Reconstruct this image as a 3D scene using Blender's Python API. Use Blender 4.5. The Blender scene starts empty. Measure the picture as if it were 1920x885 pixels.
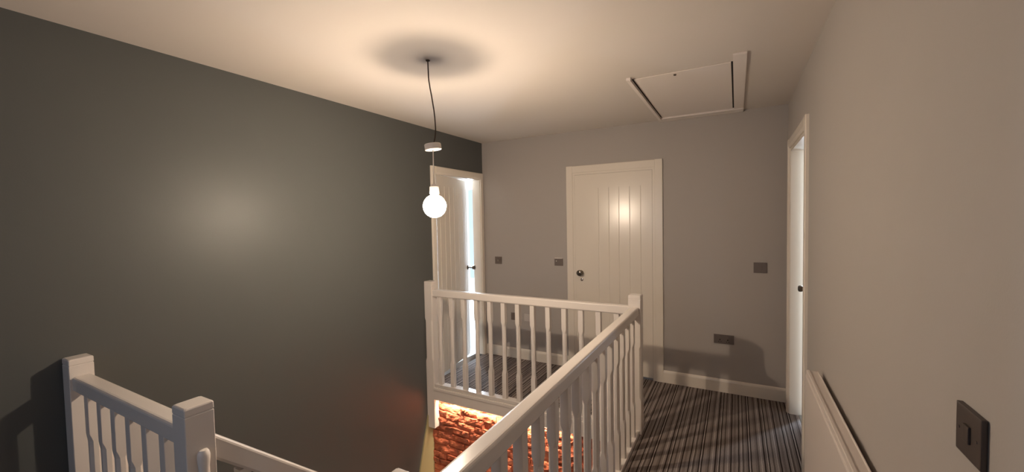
import bpy, bmesh, math, random
from mathutils import Vector, Matrix, noise
random.seed(7)
sc = bpy.context.scene
COL = sc.collection
R_ = math.radians

# ------------------------------------------------------------------ dimensions (metres)
XL, XR, YF, H = -2.53, 0.357, 3.92, 2.40          # left wall, right wall, far wall, ceiling
YB = -2.2                                          # wall behind the camera
SX0, SX1, SY0, SY1 = XL, -0.625, 0.6126, 2.925     # stairwell: post centre lines
LOW = -2.2                                         # lower floor

# ------------------------------------------------------------------ materials
def mat(name, col, rough=0.5, metal=0.0, spec=0.5, bump=None, coat=0.0):
    m = bpy.data.materials.new(name); m.use_nodes = True
    nt = m.node_tree; b = nt.nodes['Principled BSDF']
    b.inputs['Base Color'].default_value = (*col, 1)
    b.inputs['Roughness'].default_value = rough
    b.inputs['Metallic'].default_value = metal
    b.inputs['Specular IOR Level'].default_value = spec
    b.inputs['Coat Weight'].default_value = coat
    if bump:
        sc_, st, dist = bump
        tc = nt.nodes.new('ShaderNodeTexCoord')
        n = nt.nodes.new('ShaderNodeTexNoise'); n.inputs['Scale'].default_value = sc_; n.inputs['Detail'].default_value = 3
        bp = nt.nodes.new('ShaderNodeBump'); bp.inputs['Strength'].default_value = st; bp.inputs['Distance'].default_value = dist
        nt.links.new(tc.outputs['Object'], n.inputs['Vector'])
        nt.links.new(n.outputs['Fac'], bp.inputs['Height'])
        nt.links.new(bp.outputs['Normal'], b.inputs['Normal'])
    return m

M = {}
FIL = 14000.0
M['slate'] = mat('slate_emulsion', (0.093, 0.096, 0.093), 0.46, spec=0.30, bump=(160, 0.12, 0.0015))
M['grey'] = mat('warm_grey_emulsion', (0.40, 0.365, 0.335), 0.6, spec=0.35, bump=(160, 0.12, 0.0015))
M['ceiling'] = mat('ceiling_emulsion', (0.63, 0.57, 0.515), 0.8, spec=0.2, bump=(120, 0.10, 0.0015))
M['white'] = mat('white_gloss_paint', (0.72, 0.66, 0.61), 0.22, spec=0.5, bump=(40, 0.05, 0.001))
M['doorwhite'] = mat('white_satin_paint', (0.76, 0.69, 0.60), 0.24, spec=0.5, bump=(30, 0.06, 0.001))
M['enamel'] = mat('radiator_enamel', (0.62, 0.555, 0.51), 0.35, spec=0.4)
M['hatch'] = mat('hatch_paint', (0.74, 0.67, 0.62), 0.5, spec=0.3)
M['steel'] = mat('brushed_steel', (0.30, 0.27, 0.25), 0.38, metal=0.85)
M['bronze'] = mat('dark_nickel_plate', (0.085, 0.068, 0.060), 0.42, metal=0.55)
M['nickel'] = mat('brushed_nickel_plate', (0.165, 0.135, 0.120), 0.45, metal=0.4)
M['chrome'] = mat('chrome', (0.55, 0.55, 0.56), 0.12, metal=1.0)
M['pewter'] = mat('pewter', (0.16, 0.14, 0.12), 0.25, metal=1.0)
M['cord'] = mat('brown_flex', (0.035, 0.016, 0.008), 0.6)
M['clearcord'] = mat('white_flex', (0.55, 0.50, 0.46), 0.4)
M['plastic'] = mat('white_plastic', (0.78, 0.72, 0.66), 0.35)
M['dark'] = mat('dark_gap', (0.012, 0.009, 0.008), 0.9)
M['beige'] = mat('lower_hall_paint', (0.42, 0.37, 0.20), 0.6, spec=0.3)
M['hall'] = mat('lower_hall_wall', (0.35, 0.30, 0.26), 0.7, spec=0.2)
M['room'] = mat('bedroom_paint', (0.8, 0.8, 0.8), 0.8, spec=0.2)
M['roomdim'] = mat('bedroom_grey_paint', (0.22, 0.21, 0.20), 0.8, spec=0.2)
M['pale'] = mat('white_plate', (0.50, 0.46, 0.43), 0.4)

def carpet():
    m = bpy.data.materials.new('striped_carpet'); m.use_nodes = True
    nt = m.node_tree; N = nt.nodes; L = nt.links; b = N['Principled BSDF']
    b.inputs['Roughness'].default_value = 1.0; b.inputs['Specular IOR Level'].default_value = 0.05
    tc = N.new('ShaderNodeTexCoord'); sp = N.new('ShaderNodeSeparateXYZ'); L.new(tc.outputs['Object'], sp.inputs[0])
    wob = N.new('ShaderNodeTexNoise'); wob.inputs['Scale'].default_value = 9; L.new(tc.outputs['Object'], wob.inputs['Vector'])
    def math_(op, a, v=None):
        n = N.new('ShaderNodeMath'); n.operation = op
        if hasattr(a, 'links'): L.new(a, n.inputs[0])
        else: n.inputs[0].default_value = a
        if v is not None:
            if hasattr(v, 'links'): L.new(v, n.inputs[1])
            else: n.inputs[1].default_value = v
        return n.outputs[0]
    x = math_('ADD', sp.outputs['X'], math_('MULTIPLY', wob.outputs['Fac'], 0.004))
    f = math_('FRACT', math_('DIVIDE', x, 0.27))
    ramp = N.new('ShaderNodeValToRGB'); ramp.color_ramp.interpolation = 'CONSTANT'; L.new(f, ramp.inputs[0])
    D, K, G, W, P = (0.035, 0.026, 0.022), (0.10, 0.080, 0.070), (0.23, 0.19, 0.17), (0.36, 0.31, 0.28), (0.17, 0.135, 0.12)
    seq = [(0, G), (.05, D), (.075, G), (.11, W), (.13, K), (.17, G), (.21, P), (.25, D), (.275, W), (.30, D), (.325, G), (.40, P), (.44, K), (.47, G), (.51, W), (.53, G), (.57, D), (.60, P), (.64, W), (.66, D), (.685, G), (.75, K), (.78, G), (.83, W), (.85, P), (.89, D), (.915, G), (.95, P)]
    cr = ramp.color_ramp; cr.elements[0].position = 0; cr.elements[0].color = (*G, 1)
    cr.elements[1].position = .05; cr.elements[1].color = (*D, 1)
    for p, c in seq[2:]:
        e = cr.elements.new(p); e.color = (*c, 1)
    no = N.new('ShaderNodeTexNoise'); no.inputs['Scale'].default_value = 260; no.inputs['Detail'].default_value = 2
    L.new(tc.outputs['Object'], no.inputs['Vector'])
    mr = N.new('ShaderNodeMapRange'); mr.inputs['From Min'].default_value = .3; mr.inputs['From Max'].default_value = .7
    mr.inputs['To Min'].default_value = .55; mr.inputs['To Max'].default_value = 1.45; L.new(no.outputs['Fac'], mr.inputs['Value'])
    mx = N.new('ShaderNodeVectorMath'); mx.operation = 'SCALE'; L.new(ramp.outputs['Color'], mx.inputs[0]); L.new(mr.outputs['Result'], mx.inputs['Scale'])
    L.new(mx.outputs['Vector'], b.inputs['Base Color'])
    bp = N.new('ShaderNodeBump'); bp.inputs['Strength'].default_value = .7; bp.inputs['Distance'].default_value = .004
    L.new(no.outputs['Fac'], bp.inputs['Height']); L.new(bp.outputs['Normal'], b.inputs['Normal'])
    return m
M['carpet'] = carpet()

def brick_mat():
    m = bpy.data.materials.new('old_red_brick'); m.use_nodes = True
    nt = m.node_tree; N = nt.nodes; L = nt.links; b = N['Principled BSDF']
    b.inputs['Roughness'].default_value = .5; b.inputs['Specular IOR Level'].default_value = .5
    tc = N.new('ShaderNodeTexCoord')
    n = N.new('ShaderNodeTexNoise'); n.inputs['Scale'].default_value = 7; n.inputs['Detail'].default_value = 5
    L.new(tc.outputs['Object'], n.inputs['Vector'])
    r = N.new('ShaderNodeValToRGB'); L.new(n.outputs['Fac'], r.inputs[0])
    r.color_ramp.elements[0].position = .32; r.color_ramp.elements[0].color = (.24, .066, .036, 1)
    r.color_ramp.elements[1].position = .68; r.color_ramp.elements[1].color = (.62, .20, .10, 1)
    e = r.color_ramp.elements.new(.5); e.color = (.44, .115, .058, 1)
    L.new(r.outputs['Color'], b.inputs['Base Color'])
    n2 = N.new('ShaderNodeTexNoise'); n2.inputs['Scale'].default_value = 45; n2.inputs['Detail'].default_value = 5
    L.new(tc.outputs['Object'], n2.inputs['Vector'])
    bp = N.new('ShaderNodeBump'); bp.inputs['Strength'].default_value = .6; bp.inputs['Distance'].default_value = .008
    L.new(n2.outputs['Fac'], bp.inputs['Height']); L.new(bp.outputs['Normal'], b.inputs['Normal'])
    return m
M['brick'] = brick_mat()

def emis(name, col, s):
    m = bpy.data.materials.new(name); m.use_nodes = True
    nt = m.node_tree; nt.nodes.remove(nt.nodes['Principled BSDF'])
    e = nt.nodes.new('ShaderNodeEmission'); e.inputs[0].default_value = (*col, 1); e.inputs[1].default_value = s
    nt.links.new(e.outputs[0], nt.nodes['Material Output'].inputs[0]); return m
def glow_glass(name, col, s):
    m = bpy.data.materials.new(name); m.use_nodes = True
    nt = m.node_tree; nt.nodes.remove(nt.nodes['Principled BSDF'])
    e = nt.nodes.new('ShaderNodeEmission'); e.inputs[0].default_value = (*col, 1); e.inputs[1].default_value = s
    t = nt.nodes.new('ShaderNodeBsdfTransparent'); a = nt.nodes.new('ShaderNodeAddShader')
    nt.links.new(e.outputs[0], a.inputs[0]); nt.links.new(t.outputs[0], a.inputs[1])
    nt.links.new(a.outputs[0], nt.nodes['Material Output'].inputs[0]); return m
M['bulb'] = glow_glass('lit_bulb_glass', (1.0, 0.82, 0.64), 70.0)
M['filament'] = emis('filament', (1.0, 0.80, 0.60), FIL)
M['led'] = emis('led_diffuser', (1.0, 0.62, 0.34), 12.0)
mg = bpy.data.materials.new('window_glass'); mg.use_nodes = True
_b = mg.node_tree.nodes['Principled BSDF']; _b.inputs['Transmission Weight'].default_value = 1; _b.inputs['Roughness'].default_value = 0; _b.inputs['IOR'].default_value = 1.45
M['glass'] = mg

# ------------------------------------------------------------------ mesh helpers
def bx(bm, x0, x1, y0, y1, z0, z1, bev=0.0):
    x0, x1 = sorted((x0, x1)); y0, y1 = sorted((y0, y1)); z0, z1 = sorted((z0, z1))
    v = [bm.verts.new(c) for c in ((x0,y0,z0),(x1,y0,z0),(x1,y1,z0),(x0,y1,z0),(x0,y0,z1),(x1,y0,z1),(x1,y1,z1),(x0,y1,z1))]
    fs = [bm.faces.new([v[i] for i in f]) for f in ((0,3,2,1),(4,5,6,7),(0,1,5,4),(1,2,6,5),(2,3,7,6),(3,0,4,7))]
    if bev > 0:
        es = list({e for f in fs for e in f.edges})
        bmesh.ops.bevel(bm, geom=es, offset=bev, segments=2, affect='EDGES', profile=.7)
def box(*a, bev=0.0):
    bm = bmesh.new(); bx(bm, *a, bev=bev); return bm
def prism(bm, pts, org, u, v, w, L):
    """polygon pts (a,b) in plane u,v at org, extruded along w by L"""
    u, v, w, org = Vector(u), Vector(v), Vector(w), Vector(org)
    a = [bm.verts.new(org + u*p[0] + v*p[1]) for p in pts]
    b = [bm.verts.new(org + u*p[0] + v*p[1] + w*L) for p in pts]
    bm.faces.new(a[::-1]); bm.faces.new(b); n = len(pts)
    for i in range(n): bm.faces.new((a[i], a[(i+1) % n], b[(i+1) % n], b[i]))
    bmesh.ops.recalc_face_normals(bm, faces=bm.faces[:])
def loft(bm, rings):
    """rings: lists of equal-length coordinate loops; caps the ends"""
    vr = [[bm.verts.new(c) for c in r] for r in rings]; n = len(rings[0])
    for a, b in zip(vr, vr[1:]):
        for i in range(n): bm.faces.new((a[i], a[(i+1) % n], b[(i+1) % n], b[i]))
    bm.faces.new(vr[0][::-1]); bm.faces.new(vr[-1])
    bmesh.ops.recalc_face_normals(bm, faces=bm.faces[:])
def lathe(bm, prof, org=(0,0,0), axis='z', n=32):
    """prof: (radius, height) pairs"""
    rings = []
    for r, h in prof:
        ring = []
        for k in range(n):
            a = 2*math.pi*k/n; c, s = r*math.cos(a), r*math.sin(a)
            p = {'z': (c, s, h), 'x': (h, c, s), 'y': (c, h, s)}[axis]
            ring.append(Vector(p) + Vector(org))
        rings.append(ring)
    loft(bm, rings)
def tube(bm, pts, r, n=8):
    pts = [Vector(p) for p in pts]; rings = []
    for i, p in enumerate(pts):
        t = (pts[min(i+1, len(pts)-1)] - pts[max(i-1, 0)]).normalized()
        a = t.cross(Vector((0.3, 1, 0.1))).normalized(); b = t.cross(a).normalized()
        rings.append([p + a*r*math.cos(2*math.pi*k/n) + b*r*math.sin(2*math.pi*k/n) for k in range(n)])
    loft(bm, rings)

def obj(name, bm, m, parent=None, loc=None, smooth=False, shift=None):
    """link bm as one mesh. With a parent, the mesh is in world coordinates unless shift is False."""
    if parent is not None and shift is not False:
        bmesh.ops.translate(bm, verts=bm.verts[:], vec=-world_loc(parent))
    me = bpy.data.meshes.new(name); bm.normal_update(); bm.to_mesh(me); bm.free()
    if isinstance(m, str): m = M[m]
    me.materials.append(m)
    if smooth:
        for p in me.polygons: p.use_smooth = True
        me.set_sharp_from_angle(angle=R_(35))
    o = bpy.data.objects.new(name, me); COL.objects.link(o)
    if parent is not None: o.parent = parent
    if loc is not None: o.location = loc
    return o
def world_loc(o):
    v = Vector((0, 0, 0))
    while o is not None: v += o.location; o = o.parent
    return v
def struct(name, bm, m, parent=None):
    o = obj(name, bm, m, parent)
    if parent is None: o['kind'] = 'structure'
    return o
def thing(name, label, cat, loc=(0,0,0), rotz=0.0, group=None):
    o = bpy.data.objects.new(name, None); o.empty_display_size = .1; COL.objects.link(o)
    o.location = loc; o.rotation_euler = (0, 0, rotz); o['label'] = label; o['category'] = cat
    if group: o['group'] = group
    return o
def tag(o, label, cat, group=None):
    o['label'] = label; o['category'] = cat
    if group: o['group'] = group
    return o

# ------------------------------------------------------------------ room shell
D1A, D1B, DH = 3.085, 3.862, 1.985               # left door opening
D2A, D2B = -1.447, -0.655                        # far door opening
D3A, D3B = 2.90, 3.705                           # right door opening
T = 0.10
b = bmesh.new()
bx(b, XL-T, XL, YB, D1A, LOW, H); bx(b, XL-T, XL, D1A, D1B, DH, H); bx(b, XL-T, XL, D1B, YF+T, -.1, H)
bx(b, XL-T, XL, D1A, D1B, LOW, -.1)
struct('wall_left', b, 'slate')
b = bmesh.new()
bx(b, XL, D2A, YF, YF+T, -.1, H); bx(b, D2A, D2B, YF, YF+T, DH, H); bx(b, D2B, XR+T, YF, YF+T, -.1, H)
struct('wall_far', b, 'grey')
b = bmesh.new()
bx(b, XR, XR+T, YB, D3A, -.1, H); bx(b, XR, XR+T, D3A, D3B, DH+.035, H); bx(b, XR, XR+T, D3B, YF, -.1, H)
struct('wall_right', b, 'grey')
b = bmesh.new()
bx(b, XL-T, -1.9, YB-T, YB, LOW, H); bx(b, -0.3, XR+T, YB-T, YB, LOW, H); bx(b, -1.9, -0.3, YB-T, YB, LOW, .9); bx(b, -1.9, -0.3, YB-T, YB, 2.1, H)
struct('wall_back', b, 'grey')
b = bmesh.new(); bx(b, XL-T, XR+T, YB-T, YF+T, H, H+.08)
struct('ceiling', b, 'ceiling')
b = bmesh.new()
bx(b, SX1+.025, XR+T, YB, YF, -.10, 0); bx(b, XL, SX1+.025, SY1-.01, YF, -.10, 0); bx(b, XL, SX1+.025, YB, SY0-.01, -.10, 0)
struct('floor', b, 'carpet')
b = bmesh.new(); bx(b, XL-T, XR, YB, 3.1, LOW-.1, LOW)
struct('floor_lower', b, 'carpet')
# stairwell sides below the landing
struct('wall_stairwell_near', box(XL, SX1+.025, SY0-.11, SY0-.02, LOW, -.10), 'hall')
struct('wall_stairwell_right', box(SX1+.025, SX1+.12, SY0-.11, SY1+.15, LOW, -.10), 'hall')

# rough brick wall below the far end of the landing
YW = 2.955
b = bmesh.new()
bx(b, XL, SX1+.03, YW+.004, YW+.10, LOW, -.10)
z = -.103; row = 0
while z > -1.75:
    hgt = random.choice((.062, .066, .070, .058)); x = XL + (-.11 if row % 2 else 0) + random.uniform(-.02, .02)
    while x < SX1 + .02:
        wdt = random.uniform(.17, .23)
        x0, x1 = max(x+.002, XL), min(x+wdt-.002, SX1+.02)
        if x1 - x0 > .02:
            off = random.uniform(-.006, .006); tl = random.uniform(-.006, .006); tv = random.uniform(-.010, .004)
            nx, nz = max(3, int((x1-x0)/.016)), 5; grid = []
            for j in range(nz+1):
                r = []
                for i in range(nx+1):
                    u, w = i/nx, j/nz
                    edge = min(u, 1-u)*nx*.5; ed2 = min(w, 1-w)*nz*.6
                    drop = .005*max(0, 1-min(edge, ed2))
                    px, pz = x0+(x1-x0)*u, z - hgt + .003 + (hgt-.003)*w
                    jit = noise.noise(Vector((px*22, pz*30, row)))*.009 + noise.noise(Vector((px*60, pz*70, 3)))*.004
                    px += noise.noise(Vector((pz*40, row, i)))*.003; pz2 = pz + noise.noise(Vector((px*25, j*1.0, row)))*.006
                    r.append(b.verts.new((px, YW + off + tl*(u-.5)*2 + tv*(w-.5)*2 + drop + jit - .012, pz2)))
                grid.append(r)
            for j in range(nz):
                for i in range(nx): b.faces.new((grid[j][i], grid[j][i+1], grid[j+1][i+1], grid[j+1][i]))
            # returns to the mortar
            loop = grid[0] + [g[-1] for g in grid[1:]] + grid[-1][-2::-1] + [g[0] for g in grid[-2:0:-1]]
            back = [b.verts.new((v.co.x, YW+.02, v.co.z)) for v in loop]; n = len(loop)
            for i in range(n): b.faces.new((loop[i], back[i], back[(i+1) % n], loop[(i+1) % n]))
        x += wdt
    z -= hgt + .001; row += 1
bmesh.ops.recalc_face_normals(b, faces=b.faces[:])
struct('wall_stairwell_far', b, 'brick')
# pale strip of the lower hall wall beside the bricks
b = bmesh.new()
prism(b, [(2.905, -.20), (2.955, -.20), (2.955, LOW), (2.33, LOW)], (XL, 0, 0), (0,1,0), (0,0,1), (1,0,0), .012)
struct('trim_stairwell', b, 'beige')

# skirting boards
def skirt(bm, a, bb, face, plane, h=.112, t=.015):
    """run from a to bb; face 'y-' : board on a wall whose face is at y=plane, etc."""
    prof = [(0, 0), (t, 0), (t, h-.02), (t*.75, h-.008), (t*.3, h), (0, h)]
    if face == 'y-': prism(bm, prof, (a, plane, 0), (0,-1,0), (0,0,1), (1,0,0), bb-a)
    if face == 'x-': prism(bm, prof, (plane, a, 0), (-1,0,0), (0,0,1), (0,1,0), bb-a)
    if face == 'x+': prism(bm, prof, (plane, a, 0), (1,0,0), (0,0,1), (0,1,0), bb-a)
    if face == 'y+': prism(bm, prof, (a, plane, 0), (0,1,0), (0,0,1), (1,0,0), bb-a)
b = bmesh.new(); skirt(b, XL+.02, -1.517, 'y-', YF); skirt(b, -.592, XR, 'y-', YF); struct('baseboard_far', b, 'doorwhite')
b = bmesh.new(); skirt(b, YB, 2.80, 'x-', XR); struct('baseboard_right', b, 'doorwhite')
b = bmesh.new(); skirt(b, YB, SY0-.06, 'x+', XL); struct('baseboard_left', b, 'doorwhite')

# ------------------------------------------------------------------ doors
def knob(parent, cx, cy, cz, mt, L=.055, side=1, rose=.026, ball=.024):
    """door knob built in the parent's local frame, sticking out along local -y*side"""
    s = -side
    bm = bmesh.new()
    lathe(bm, [(rose*.3, 0), (rose, 0), (rose, s*.005), (rose*.8, s*.009), (.009, s*.011), (.008, s*(L-.024)), (ball*.72, s*(L-.018)), (ball, s*(L-.004)), (ball*.96, s*(L+.008)), (ball*.6, s*(L+.014)), (ball*.05, s*(L+.015))], (0,0,0), 'y', 24)
    o = obj('door_knob', bm, mt, parent, loc=(cx, cy, cz), smooth=True, shift=False)
    return o
def leaf_bm(w, h, t, grooves, z0=.012, stile=.105, top=.125, gd=.0055, gw=.005):
    """door leaf, local x 0..w, front face at y=0 looking towards -y; vertical board joints are V grooves"""
    bm = bmesh.new()
    # a continuous front profile with V grooves, between top and bottom rails
    pts = [(0, t), (0, 0)]
    for g in grooves: pts += [(g-gw, 0), (g, gd), (g+gw, 0)]
    pts += [(w, 0), (w, t)]
    zt = h - top
    prism(bm, pts, (0, 0, z0), (1,0,0), (0,1,0), (0,0,1), zt - z0)
    bx(bm, 0, w, 0, t, zt, h)
    return bm
def architrave(bm, a, bb, zt, plane, axis, wid=.07, th=.018, left=True, right=True, flat=False):
    """frame round an opening a..bb up to zt; axis 'y-' means standing on a wall face y=plane, facing -y"""
    pr = (lambda w: [(0, 0), (w, 0), (w, th-.003), (w-.004, th), (.003, th), (0, th-.002)]) if flat else (lambda w: [(0, 0), (w, 0), (w, th*.75), (w*.85, th), (w*.25, th), (0, th*.55)])
    if axis == 'y-': fr = lambda s, z: (s, plane, z); out = (0,-1,0); al = (1,0,0)
    if axis == 'x+': fr = lambda s, z: (plane, s, z); out = (1,0,0); al = (0,1,0)
    if axis == 'x-': fr = lambda s, z: (plane, s, z); out = (-1,0,0); al = (0,1,0)
    neg = tuple(-c for c in al)
    if left: prism(bm, pr(wid), fr(a, 0), neg, out, (0,0,1), zt+wid)
    if right: prism(bm, pr(wid), fr(bb, 0), al, out, (0,0,1), zt+wid)
    prism(bm, pr(wid), fr(a, zt), (0,0,1), out, al, bb-a)

# door_1 in the left wall, ajar into the bright bedroom
d = bpy.data.objects.new('door_1', None); COL.objects.link(d); d.location = (XL, D1A, 0); d['kind'] = 'structure'
b = bmesh.new(); architrave(b, D1A, D1B, DH, XL, 'x+', wid=.07, right=False)
bx(b, XL, XL+.016, D1B, D1B+.045, 0, DH+.07)
obj('architrave', b, 'doorwhite', d)
b = bmesh.new(); bx(b, XL-T, XL+.001, D1A, D1A+.004, 0, DH); bx(b, XL-T, XL+.001, D1B-.006, D1B, 0, DH); bx(b, XL-T, XL+.001, D1A+.004, D1B-.006, DH-.006, DH)
obj('door_lining', b, 'doorwhite', d)
lf = obj('door_leaf', leaf_bm(.755, DH-.0068, .036, [.09, .19, .29, .39, .49, .59, .69], top=.10), 'doorwhite', d, loc=(-.012, .008, 0), shift=False)
# local x of the leaf runs towards +y, its front faces +x, swung 10 degrees into the bedroom
lf.rotation_euler = (0, 0, R_(90+10))
k = knob(lf, .755-.058, 0, 1.0, 'pewter', L=.078, rose=.025, ball=.027)
obj('door_handle_plate', box(.003, .035, -.0015, .002, .93, 1.07), 'steel', lf, loc=(.72, 0.001, 0), shift=False).location = (.72, .0, 0)

# door_2 in the far wall, closed boarded door
d = bpy.data.objects.new('door_2', None); COL.objects.link(d); d.location = (D2A, YF, 0); d['kind'] = 'structure'
b = bmesh.new(); architrave(b, D2A, D2B, DH, YF, 'y-', wid=.068, th=.016, flat=True); obj('architrave', b, 'doorwhite', d)
b = bmesh.new(); bx(b, D2A, D2A+.022, YF-.011, YF+T, 0, DH); bx(b, D2B-.022, D2B, YF-.011, YF+T, 0, DH); bx(b, D2A+.022, D2B-.022, YF-.011, YF+T, DH-.022, DH)
obj('door_lining', b, 'doorwhite', d)
W2 = D2B-D2A-.0465
lf = obj('door_leaf', leaf_bm(W2, DH-.0235, .04, [g - D2A - .0232 for g in (-1.182, -1.08, -.983, -.882, -.781)], z0=.022, top=.14, gd=.0022, gw=.0035), 'doorwhite', d, loc=(.0232, -.012, 0), shift=False)
k = knob(lf, .055, 0, .985, 'pewter', L=.05, rose=.024, ball=.030)
b = bmesh.new(); lathe(b, [(.004, 0), (.015, 0), (.015, -.004), (.010, -.007), (.002, -.008)], (0,0,0), 'y', 20)
obj('keyhole_escutcheon', b, 'chrome', lf, loc=(.063, 0, .915), smooth=True, shift=False)
struct('wall_light_block', (lambda b: (bx(b, D2A-.1, D2A, YF+T, YF+.7, -.1, H), bx(b, D2B, D2B+.1, YF+T, YF+.7, -.1, H), bx(b, D2A-.1, D2B+.1, YF+.7, YF+.8, -.1, H), bx(b, D2A-.1, D2B+.1, YF+T, YF+.8, -.1, 0), bx(b, D2A-.1, D2B+.1, YF+T, YF+.8, H, H+.08), b)[-1])(bmesh.new()), 'hall')  # unseen box added behind the leaf to block sky light at its gaps

# door_3 in the right wall, slightly ajar, daylight through the crack
d = bpy.data.objects.new('door_3', None); COL.objects.link(d); d.location = (XR, D3A, 0); d['kind'] = 'structure'
b = bmesh.new(); architrave(b, D3A, D3B, DH+.035, XR, 'x-', wid=.068, th=.018, right=True); obj('architrave', b, 'doorwhite', d)
b = bmesh.new(); bx(b, XR-.001, XR+T, D3A, D3A+.02, 0, DH+.035); bx(b, XR-.001, XR+T, D3B-.008, D3B, 0, DH+.035); bx(b, XR-.001, XR+T, D3A+.02, D3B-.008, DH+.013, DH+.035)
obj('door_lining', b, 'doorwhite', d)
W3 = D3B-D3A-.086
lf = obj('door_leaf', leaf_bm(W3, DH+.005, .038, [.12, .22, .32, .42, .52, .62], z0=.012), 'doorwhite', d, loc=(.066, D3B-D3A-.034, 0), shift=False)
lf.location = (.058, .022, 0)
# front of this leaf must face -x: mirror the run by starting at the latch side
L3 = Vector((.058 + math.sin(R_(3.6))*W3, .022 + math.cos(R_(3.6))*W3, 0))
lf.location = L3; lf.rotation_euler = (0, 0, R_(-90-3.6))
k = knob(lf, .055, 0, .985, 'pewter', L=.05)
THR = obj('threshold_strip', (lambda b: (prism(b, [(-.016, 0), (-.010, .006), (.010, .006), (.016, 0)], (XR+.075, D3A+.02, 0.0005), (1,0,0), (0,0,1), (0,1,0), D3B-D3A-.03), b)[-1])(bmesh.new()), 'chrome', d)

# ------------------------------------------------------------------ bedrooms beyond doors 1 and 3, with their windows
def room(tag_, x0, x1, y0, y1, wx0, wx1, wz0, wz1, mw, mf, skip):
    b = bmesh.new(); t = .08
    if skip != 'x1': bx(b, x1, x1+t, y0-t, y1+t, 0, H)
    if skip != 'x0': bx(b, x0-t, x0, y0-t, y1+t, 0, H)
    bx(b, x0, x1, y0-t, y0, 0, H)
    bx(b, x0, wx0, y1, y1+t, 0, H); bx(b, wx1, x1, y1, y1+t, 0, H); bx(b, wx0, wx1, y1, y1+t, 0, wz0); bx(b, wx0, wx1, y1, y1+t, wz1, H)
    if skip == 'x1': bx(b, x1, x1+t, YF+T, y1+t, 0, H)
    if skip == 'x0': bx(b, x0-t, x0, YF+T, y1+t, 0, H)
    struct('wall_'+tag_, b, mw)
    struct('floor_'+tag_, box(x0, x1, y0, y1, -.1, 0), mf)
    struct('ceiling_'+tag_, box(x0, x1, y0, y1, H, H+.08), 'ceiling')
def window(n, x0, x1, z0, z1, y, out=1):
    w = bpy.data.objects.new('window_%d' % n, None); COL.objects.link(w); w.location = ((x0+x1)/2, y, z0); w['kind'] = 'structure'
    b = bmesh.new(); f = .05
    for a in ((x0, x0+f, z0, z1), (x1-f, x1, z0, z1), (x0+f, x1-f, z0, z0+f), (x0+f, x1-f, z1-f, z1), ((x0+x1)/2-.02, (x0+x1)/2+.02, z0+f, z1-f)):
        bx(b, a[0], a[1], y, y+.06*out, a[2], a[3])
    obj('window_frame', b, 'plastic', w)
    obj('pane', box(x0+f, x1-f, y+.028*out, y+.034*out, z0+f, z1-f), 'glass', w)
def area(name, loc, sx, sy, rot, e, col):
    l = bpy.data.lights.new(name, 'AREA'); l.shape = 'RECTANGLE'; l.size = sx; l.size_y = sy; l.energy = e; l.color = col
    o = bpy.data.objects.new(name, l); o.location = loc; o.rotation_euler = rot; COL.objects.link(o); return o
DAY = (0.66, 0.82, 1.0)
room('bedroom_left', -5.6, XL-T, 2.0, 5.7, -4.5, -3.1, .5, 2.1, 'room', 'room', 'x1')
window(1, -4.5, -3.1, .5, 2.1, 5.7)
area('daylight_bedroom_left', (-3.8, 5.66, 1.3), 1.3, 1.5, (R_(-90), 0, 0), 950, DAY)
room('bedroom_right', XR+T, 3.4, 2.0, 5.7, .6, 2.0, .5, 2.1, 'roomdim', 'carpet', 'x0')
window(2, .6, 2.0, .5, 2.1, 5.7)
area('daylight_bedroom_right', (1.3, 5.66, 1.3), 1.3, 1.5, (R_(-90), 0, 0), 450, DAY)
window(3, -1.9, -.3, .9, 2.1, YB, -1)
area('daylight_behind', (-1.1, YB+.04, 1.5), 1.5, 1.1, (R_(90), 0, 0), 8.0, (0.55, 0.72, 1.0))

# ------------------------------------------------------------------ balustrades
SW, SN = .0380, .0345           # spindle square and waist
def rring(x, y, z, w, c):
    h = w/2
    return [(x-h+c, y-h, z), (x+h-c, y-h, z), (x+h, y-h+c, z), (x+h, y+h-c, z), (x+h-c, y+h, z), (x-h+c, y+h, z), (x-h, y+h-c, z), (x-h, y-h+c, z)]
def spindle_mesh(z0, z1, a=.245, c=.655):
    bm = bmesh.new(); e = .0015
    rings = [rring(0, 0, z0, SW, e), rring(0, 0, z0+a-.020, SW, e), rring(0, 0, z0+a-.006, SW-.001, .006), rring(0, 0, z0+a+.012, SN, .0100),
             rring(0, 0, z0+c-.012, SN, .0100), rring(0, 0, z0+c+.006, SW-.001, .006), rring(0, 0, z0+c+.020, SW, e), rring(0, 0, z1, SW, e)]
    loft(bm, rings); me = bpy.data.meshes.new('spindle'); bm.to_mesh(me); bm.free(); me.materials.append(M['white']); return me
def put(mesh, name, parent, loc):
    o = bpy.data.objects.new(name, mesh); COL.objects.link(o); o.parent = parent; o.location = Vector(loc) - world_loc(parent); return o
def newel(cx, cy, w, z0, z1, parent, chamf=True, a=.25, c=.62):
    bm = bmesh.new(); e = .002
    R = lambda z, ww, cc: rring(cx, cy, z, ww, cc)
    rings = [R(z0, w-.02, e), R(z0+.012, w, e)]
    if chamf: rings += [R(a-.015, w, e), R(a+.012, w, .011), R(c-.012, w, .011), R(c+.015, w, e)]
    rings += [R(z1-.030, w, e), R(z1-.028, w-.003, e), R(z1-.026, w-.003, e), R(z1-.024, w, e), R(z1-.005, w, .003), R(z1-.0015, w-.004, .004), R(z1, w-.010, .005)]
    loft(bm, rings)
    return obj('newel_post', bm, 'white', parent)
RAILP = [(-.024, 0), (.024, 0), (.0300, .008), (.0300, .053), (.0285, .058), (.0240, .0615), (.018, .0625), (-.018, .0625), (-.0240, .0615), (-.0285, .058), (-.0300, .053), (-.0300, .008)]
ZR = .838
g = None
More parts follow.
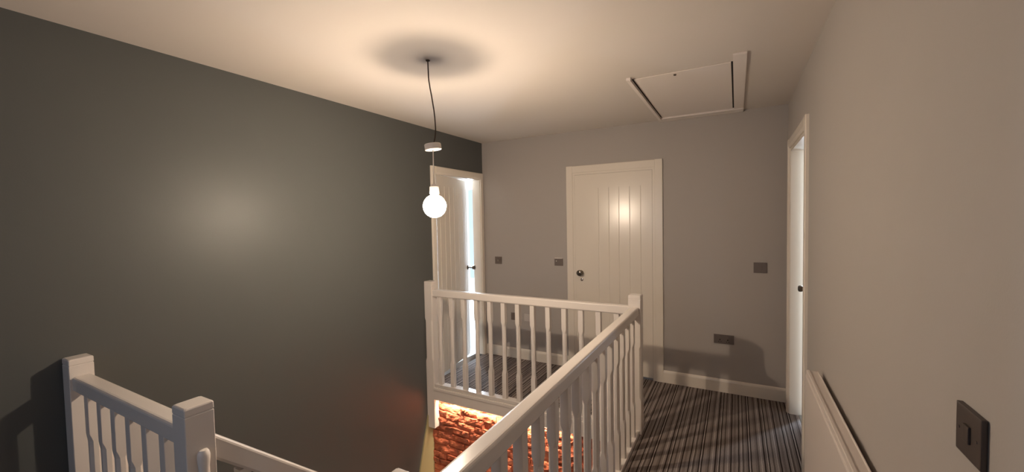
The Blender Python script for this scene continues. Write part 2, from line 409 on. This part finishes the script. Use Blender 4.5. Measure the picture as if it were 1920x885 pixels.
# far balustrade, across the end of the stairwell
far = thing('landing_balustrade', 'white balustrade across the far end of the stairwell, in front of the boarded door', 'balustrade', (XL+.045, SY1, 0))
newel(XL+.0435, SY1, .085, -.40, .978, far)
b = bmesh.new(); prism(b, RAILP, (XL+.086, SY1, ZR), (0,1,0), (0,0,1), (1,0,0), SX1-.0425-XL-.086); obj('handrail', b, 'white', far)
b = bmesh.new(); bx(b, XL+.086, SX1-.0425, SY1-.033, SY1+.033, 0, .026, bev=.004); obj('base_rail', b, 'white', far)
SPM = spindle_mesh(.026, ZR+.004, a=.23, c=.63)
for i in range(13): put(SPM, 'spindle', far, (-2.384 + i*.1355, SY1, 0))
b = bmesh.new(); bx(b, XL+.086, SX1-.0425, SY1-.045, SY1-.022, -.118, -.001, bev=.002); bx(b, XL+.086, SX1-.0425, SY1-.052, SY1-.044, -.026, -.004, bev=.002); obj('apron_board', b, 'white', far)
# long balustrade beside the landing walkway
lng = thing('landing_balustrade', 'long white balustrade running from the corner post beside the carpeted walkway', 'balustrade', (SX1, SY1, 0))
newel(SX1, SY1, .085, -.40, .982, lng)
newel(SX1, SY0, .085, -.40, .978, lng)
b = bmesh.new(); prism(b, RAILP, (SX1, SY0+.0425, ZR), (1,0,0), (0,0,1), (0,1,0), SY1-SY0-.085); obj('handrail', b, 'white', lng)
b = bmesh.new(); bx(b, SX1-.033, SX1+.030, SY0+.0425, SY1-.0425, 0, .026, bev=.004); obj('base_rail', b, 'white', lng)
for i in range(16): put(SPM, 'spindle', lng, (SX1, 2.79 - i*.1357, 0))
b = bmesh.new(); bx(b, SX1-.001, SX1+.024, SY0+.0425, SY1-.0425, -.118, -.001, bev=.002); obj('apron_board', b, 'white', lng)
# short near balustrade
NX = -1.492
near = thing('landing_balustrade', 'short white balustrade of six spindles between the dark wall and the nearest post', 'balustrade', (XL+.04, SY0, 0))
newel(XL+.041, SY0, .078, -.02, .975, near, chamf=False)
n2 = newel(NX, SY0, .080, -.40, .975, near, chamf=False)
b = bmesh.new(); prism(b, RAILP, (XL+.079, SY0, ZR), (0,1,0), (0,0,1), (1,0,0), NX-.04-XL-.079); obj('handrail', b, 'white', near)
b = bmesh.new(); bx(b, XL+.079, NX-.04, SY0-.033, SY0+.033, 0, .026, bev=.004); obj('base_rail', b, 'white', near)
for i in range(6): put(SPM, 'spindle', near, (-1.676 - i*.1355, SY0, 0))
b = bmesh.new()
prof = [(.0155*math.sin(math.pi*k/10*.5), .042-.0*k + .0155*math.cos(math.pi*k/10*.5)) for k in range(11)]
# rounded bracket on the stair side of the near post
rings = []
for w_, zz in ((.004, .826), (.011, .824), (.0155, .817), (.0175, .806), (.0165, .785), (.0145, .770), (.0150, .750), (.0165, .735), (.012, .722), (.004, .718)):
    rings.append([(NX+.040 + max(0, math.cos(t))*w_*1.1 , SY0 + .004 + math.sin(t)*w_, zz+.008) for t in [2*math.pi*q/16 for q in range(16)]])
loft(b, rings); obj('gate_bracket', b, 'plastic', near, smooth=True)

# ------------------------------------------------------------------ staircase going down away from the camera
ang = math.atan2(.2, .2165); RISE, GO = .2, .2165
st = thing('staircase', 'carpeted flight going down between the near post and the long balustrade', 'staircase', (-1.06, SY0, LOW))
for i in range(1, 11):
    y0 = SY0 - .008 + (i-1)*GO; zt = -RISE*i
    b = bmesh.new(); bx(b, NX+.012, SX1+.022, y0-.005, y0+GO+.02, zt-.035, zt, bev=.008); bx(b, NX+.012, SX1+.022, y0-.006, y0+.008, zt-.001, zt+RISE-.036)
    obj('tread', b, 'carpet', st)
b = bmesh.new(); prism(b, [(SY0+.02, -.02), (SY0+.02+2.18, -.02-2.18*RISE/GO), (SY0+.02+2.18, -.32-2.18*RISE/GO+.13), (SY0+.02, -.32)], (NX-.018, 0, 0), (0,1,0), (0,0,1), (1,0,0), .03)
obj('string_board', b, 'white', st)
sb = thing('stair_balustrade', 'white sloping handrail and spindles descending behind the nearest post along the dark wall side', 'balustrade', (NX, SY0, 0))
cs, sn = math.cos(ang), math.sin(ang)
LR = 2.0/cs
b = bmesh.new(); prism(b, RAILP, (NX, SY0-.03, .862-.0625/cs+.011+.06*RISE/GO), (1,0,0), (0, sn, cs), (0, cs, -sn), LR+.06/cs); obj('handrail', b, 'white', sb)
b = bmesh.new(); prism(b, [(-.03, 0), (.03, 0), (.03, .025), (-.03, .025)], (NX, SY0+.02, -.02), (1,0,0), (0, sn, cs), (0, cs, -sn), LR); obj('base_rail', b, 'white', sb)
for i in range(15):
    yy = SY0 + .135 + i*.1225; zz = -(yy-SY0)*RISE/GO
    put(spin2 if i else (spin2 := spindle_mesh(0.01, .82, a=.22, c=.60)), 'spindle', sb, (NX, yy, zz))
newel(NX, SY0+2.06, .08, LOW, .98-2.06*RISE/GO-.05, sb, chamf=False)

# ------------------------------------------------------------------ pendant lamp
PX, PY = -1.466, 1.754; BXp = -1.446
lamp = thing('pendant_light', 'bare glowing globe bulb hanging on a thin cable from the ceiling over the stairwell', 'pendant light', (PX, PY, H))
cab = [(-1.466, 1.754, 2.394), (-1.465, 1.754, 2.34), (-1.463, 1.754, 2.294), (-1.456, 1.754, 2.25), (-1.447, 1.754, 2.206), (-1.439, 1.754, 2.16), (-1.432, 1.754, 2.118), (-1.427, 1.754, 2.06), (-1.426, 1.754, 2.014), (-1.432, 1.754, 1.975), (-1.443, 1.754, 1.945), (-1.447, 1.754, 1.92)]
def smooth_path(p, k=4):
    P = [Vector(q) for q in p]; out = []
    for i in range(len(P)-1):
        a, b_, c, d_ = P[max(i-1, 0)], P[i], P[i+1], P[min(i+2, len(P)-1)]
        for j in range(k):
            t = j/k; out.append(.5*((2*b_) + (c-a)*t + (2*a-5*b_+4*c-d_)*t*t + (3*b_-a-3*c+d_)*t**3))
    return out + [P[-1]]
b = bmesh.new(); tube(b, smooth_path(cab), .0035); obj('flex', b, 'cord', lamp, smooth=True)
b = bmesh.new(); tube(b, [(-1.447, 1.754, 1.922), (-1.447, 1.754, 1.72)], .0028); obj('flex', b, 'clearcord', lamp, smooth=True)
b = bmesh.new(); lathe(b, [(.004, 0), (.012, 0), (.011, -.004), (.004, -.008)], (PX, PY, 2.3995), 'z', 16); obj('ceiling_hook', b, 'cord', lamp, smooth=True)
b = bmesh.new(); lathe(b, [(.010, .016), (.042, .0165), (.045, .013), (.045, -.015), (.042, -.017), (.010, -.0175)], (0,0,0), 'z', 40)
cup = obj('ceiling_rose', b, 'plastic', lamp, smooth=True, shift=False); cup.location = Vector((-1.447, PY, 1.932)) - Vector((PX, PY, H)); cup.rotation_euler = (R_(4), R_(-5), 0)
b = bmesh.new(); lathe(b, [(.004, .055), (.012, .052), (.016, .044), (.0245, .040), (.0260, .004), (.021, -.002)], (BXp, PY, 1.676), 'z', 28); obj('lamp_holder', b, 'plastic', lamp, smooth=True)
b = bmesh.new()
pr = []
for k in range(0, 23):
    a = -math.pi/2 + (math.pi - .36)*k/22
    pr.append((.0625*math.cos(a) + 1e-5, .0625*math.sin(a)))
pr += [(.0175, .068)]
lathe(b, pr, (BXp, PY, 1.610), 'z', 40); obj('bulb', b, 'bulb', lamp, smooth=True)
b = bmesh.new()
lathe(b, [(.002, -.012), (.0052, -.011), (.0052, .011), (.002, .012)], (BXp, PY, 1.611), 'z', 24)
obj('filament', b, 'filament', lamp)

# ------------------------------------------------------------------ light strip under the landing edge
strip = thing('light_strip', 'thin glowing light strip tucked under the landing edge above the bricks', 'light strip', (-1.9, SY1, -.118))
obj('housing', box(XL+.088, -1.1, SY1-.020, SY1-.002, -.112, -.1015), 'plastic', strip)
obj('diffuser', box(XL+.092, -1.104, SY1-.018, SY1-.004, -.114, -.1122), 'led', strip)
area('light_strip_glow', (-1.78, SY1-.008, -.116), 1.3, .012, (R_(30), 0, 0), 15.0, (1.0, .80, .60)).data.spread = R_(125)
hl = bpy.data.lights.new('lower_hall_fill', 'POINT'); hl.energy = 17; hl.color = (1.0, .78, .58); hl.shadow_soft_size = .06  # unseen fill light added to brighten the bricks and lower left wall
ho = bpy.data.objects.new('lower_hall_fill', hl); ho.location = (-1.75, 2.0, -1.45); COL.objects.link(ho)

# ------------------------------------------------------------------ loft hatch
hx0, hx1, hy0, hy1 = -.578, -.022, 2.665, 3.80
hatch = thing('loft_hatch', 'square loft hatch panel set in the ceiling by the far wall', 'hatch', ((hx0+hx1)/2, (hy0+hy1)/2, H))
b = bmesh.new()
bx(b, hx0-.030, hx0-.003, hy0-.04, hy1+.075, H-.016, H+.001, bev=.002); bx(b, hx0-.014, hx0-.003, hy0-.04, hy1+.075, H-.022, H-.014, bev=.001)
bx(b, hx1+.004, hx1+.072, hy0-.12, hy1+.075, H-.011, H+.001, bev=.003)
bx(b, hx0-.030, hx1+.072, hy1+.004, YF-.003, H-.018, H+.001, bev=.003)

obj('hatch_frame', b, 'hatch', hatch)
obj('hatch_panel', box(hx0+.008, hx1-.006, hy0, hy1, H-.006, H-.001, bev=.001), 'hatch', hatch)
b = bmesh.new(); bx(b, hx0-.003, hx0+.008, hy0, hy1, H-.0015, H-.0005); bx(b, hx1-.006, hx1+.004, hy0, hy1, H-.0015, H-.0005)
obj('shadow_gap', b, 'dark', hatch)
b = bmesh.new(); lathe(b, [(.002, 0), (.009, 0), (.008, -.006), (.003, -.008)], (-.33, 2.70, H-.006), 'z', 16); obj('catch', b, 'pewter', hatch, smooth=True)

# ------------------------------------------------------------------ wall plates
def plate_y(name, label, cat, x, z, w, h, mt, group=None, t=.008):
    """plate on the far wall"""
    p = thing(name, label, cat, (x, YF, z-h/2), group=group)
    b = bmesh.new(); bx(b, x-w/2, x+w/2, YF-t, YF-.0003, z-h/2, z+h/2, bev=.002); obj('plate', b, mt, p)
    return p
p = plate_y('light_switch', 'small dark metal switch plate on the far wall nearest the bright open door', 'light switch', -2.338, 1.078, .086, .082, 'nickel')
obj('rocker', box(-2.352, -2.324, YF-.013, YF-.007, 1.066, 1.09, bev=.002), 'steel', p)
p = plate_y('light_switch', 'small dark metal switch plate beside the frame of the boarded door', 'light switch', -1.612, 1.080, .094, .074, 'nickel')
obj('rocker', box(-1.64, -1.632, YF-.014, YF-.007, 1.087, 1.096, bev=.002), 'plastic', p)
obj('edge_highlight', box(-1.655, -1.570, YF-.011, YF-.0003, 1.1175, 1.124, bev=.001), 'plastic', p)  # white bar put in for the highlight above the plate
p = plate_y('light_switch', 'dark metal switch plate on the far wall to the right of the boarded door', 'light switch', .172, 1.091, .094, .086, 'nickel')
obj('rocker', box(.158, .186, YF-.012, YF-.007, 1.075, 1.107, bev=.002), 'nickel', p)
p = plate_y('wall_socket', 'dark double wall socket low on the far wall right of the boarded door', 'socket', -.094, .462, .154, .078, 'nickel')
for dx in (-.045, .045): obj('socket_switch', box(-.094+dx-.007, -.094+dx+.007, YF-.012, YF-.007, .478, .492, bev=.001), 'nickel', p)
for dx in (-.030, .030):
    b = bmesh.new(); bx(b, -.094+dx-.004, -.094+dx+.004, YF-.0085, YF-.0075, .452, .462); bx(b, -.094+dx-.012, -.094+dx-.006, YF-.0085, YF-.0075, .438, .443); bx(b, -.094+dx+.006, -.094+dx+.012, YF-.0085, YF-.0075, .438, .443)
    obj('pin_holes', b, 'dark', p)
p = plate_y('wall_socket', 'dark wall socket low on the far wall seen between the far spindles', 'socket', -2.150, .462, .078, .080, 'nickel')
obj('socket_switch', box(-2.132, -2.120, YF-.012, YF-.007, .47, .484, bev=.001), 'nickel', p)
p = plate_y('blank_plate', 'pale blanking plate low on the far wall behind the far spindles', 'wall plate', -1.985, .462, .082, .078, 'pale')
# right wall switch, near
p = thing('light_switch', 'large dark metal switch plate on the right wall above the radiator, nearest of all', 'light switch', (XR, .974, 1.10))
b = bmesh.new(); bx(b, XR-.009, XR-.0003, .931, 1.017, 1.100, 1.186, bev=.0025); obj('plate', b, 'bronze', p)
b = bmesh.new(); bx(b, XR-.0125, XR-.0085, .964, .984, 1.128, 1.158, bev=.0015); obj('rocker', b, 'bronze', p)
for yy in (.944, 1.004):
    b = bmesh.new(); lathe(b, [(.001, 0), (.0028, 0), (.0024, -.0012), (.0008, -.0014)], (XR-.0088, yy, 1.143), 'x', 12); obj('screw', b, 'bronze', p, smooth=True)

# ------------------------------------------------------------------ radiator on the right wall
RY0, RY1, RZ0, RZ1 = .75, 2.345, .15, .787
rad = thing('radiator', 'long white panel radiator mounted low on the right wall', 'radiator', ((.29+.345)/2, (RY0+RY1)/2, 0))
b = bmesh.new()
prism(b, [(.288, RZ0), (.288, RZ1-.028), (.2905, RZ1-.022), (.296, RZ1-.020), (.300, RZ1-.024), (.300, RZ0)], (0, RY0, 0), (1,0,0), (0,0,1), (0,1,0), RY1-RY0); obj('front_panel', b, 'enamel', rad)
b = bmesh.new()
prism(b, [(.2925, RZ1-.03), (.2925, RZ1-.002), (.2945, RZ1), (.304, RZ1), (.3055, RZ1-.004), (.334, RZ1-.004), (.3355, RZ1), (.3385, RZ1), (.3395, RZ1-.002), (.3395, RZ1-.03)], (0, RY0+.002, 0), (1,0,0), (0,0,1), (0,1,0), RY1-RY0-.004); obj('top_grille', b, 'enamel', rad)
for yy in (RY0+.003, RY1-.006): obj('side_panel', box(.300, .338, yy, yy+.003, RZ0+.01, RZ1-.028), 'enamel', rad)
b = bmesh.new(); bx(b, .330, .339, RY0+.01, RY1-.01, RZ0, RZ1-.030); obj('back_panel', b, 'enamel', rad)
for yy in (RY0+.2, RY1-.2):
    obj('bracket', box(.339, XR, yy-.015, yy+.015, .3, .7), 'steel', rad)
for yy in (RY0-.02, RY1+.02):
    b = bmesh.new(); tube(b, [(.315, yy, .0), (.315, yy, .19)], .0075); lathe(b, [(.004, .18), (.017, .185), (.017, .215), (.012, .235), (.003, .24)], (.315, yy, 0), 'z', 20)
    tube(b, [(.315, yy, .2), (.315, yy + (.03 if yy < 1 else -.03), .2)], .009)
    obj('valve', b, 'chrome', rad, smooth=True)

# ------------------------------------------------------------------ world, camera, view
w = bpy.data.worlds.new('world'); sc.world = w; w.use_nodes = True
bg = w.node_tree.nodes['Background']; bg.inputs[0].default_value = (.55, .75, 1, 1); bg.inputs[1].default_value = 1.0
yaw, pit, rol = R_(28.8666), R_(-2.2419), R_(-1.1532)
F = Vector((-math.sin(yaw)*math.cos(pit), math.cos(yaw)*math.cos(pit), math.sin(pit)))
r = Vector((math.cos(yaw), math.sin(yaw), 0)); u = r.cross(F)
Rr = r*math.cos(rol) + u*math.sin(rol); Uu = -r*math.sin(rol) + u*math.cos(rol)
cam = bpy.data.cameras.new('camera'); co = bpy.data.objects.new('camera', cam); COL.objects.link(co)
mt = Matrix((Rr, Uu, -F)).transposed().to_4x4(); mt.translation = Vector((0, 0, 1.5257)); co.matrix_world = mt
cam.sensor_width = 36; cam.sensor_fit = 'HORIZONTAL'; cam.lens = 764.02/1920*36; cam.clip_start = .02
sc.camera = co
sc.view_settings.view_transform = 'Standard'; sc.view_settings.look = 'None'; sc.view_settings.gamma = 1; sc.view_settings.exposure = -0.06
sc.view_settings.use_curve_mapping = False
sc.cycles.use_denoising = True; sc.cycles.max_bounces = 10; sc.cycles.diffuse_bounces = 6; sc.cycles.sample_clamp_indirect = 4.0
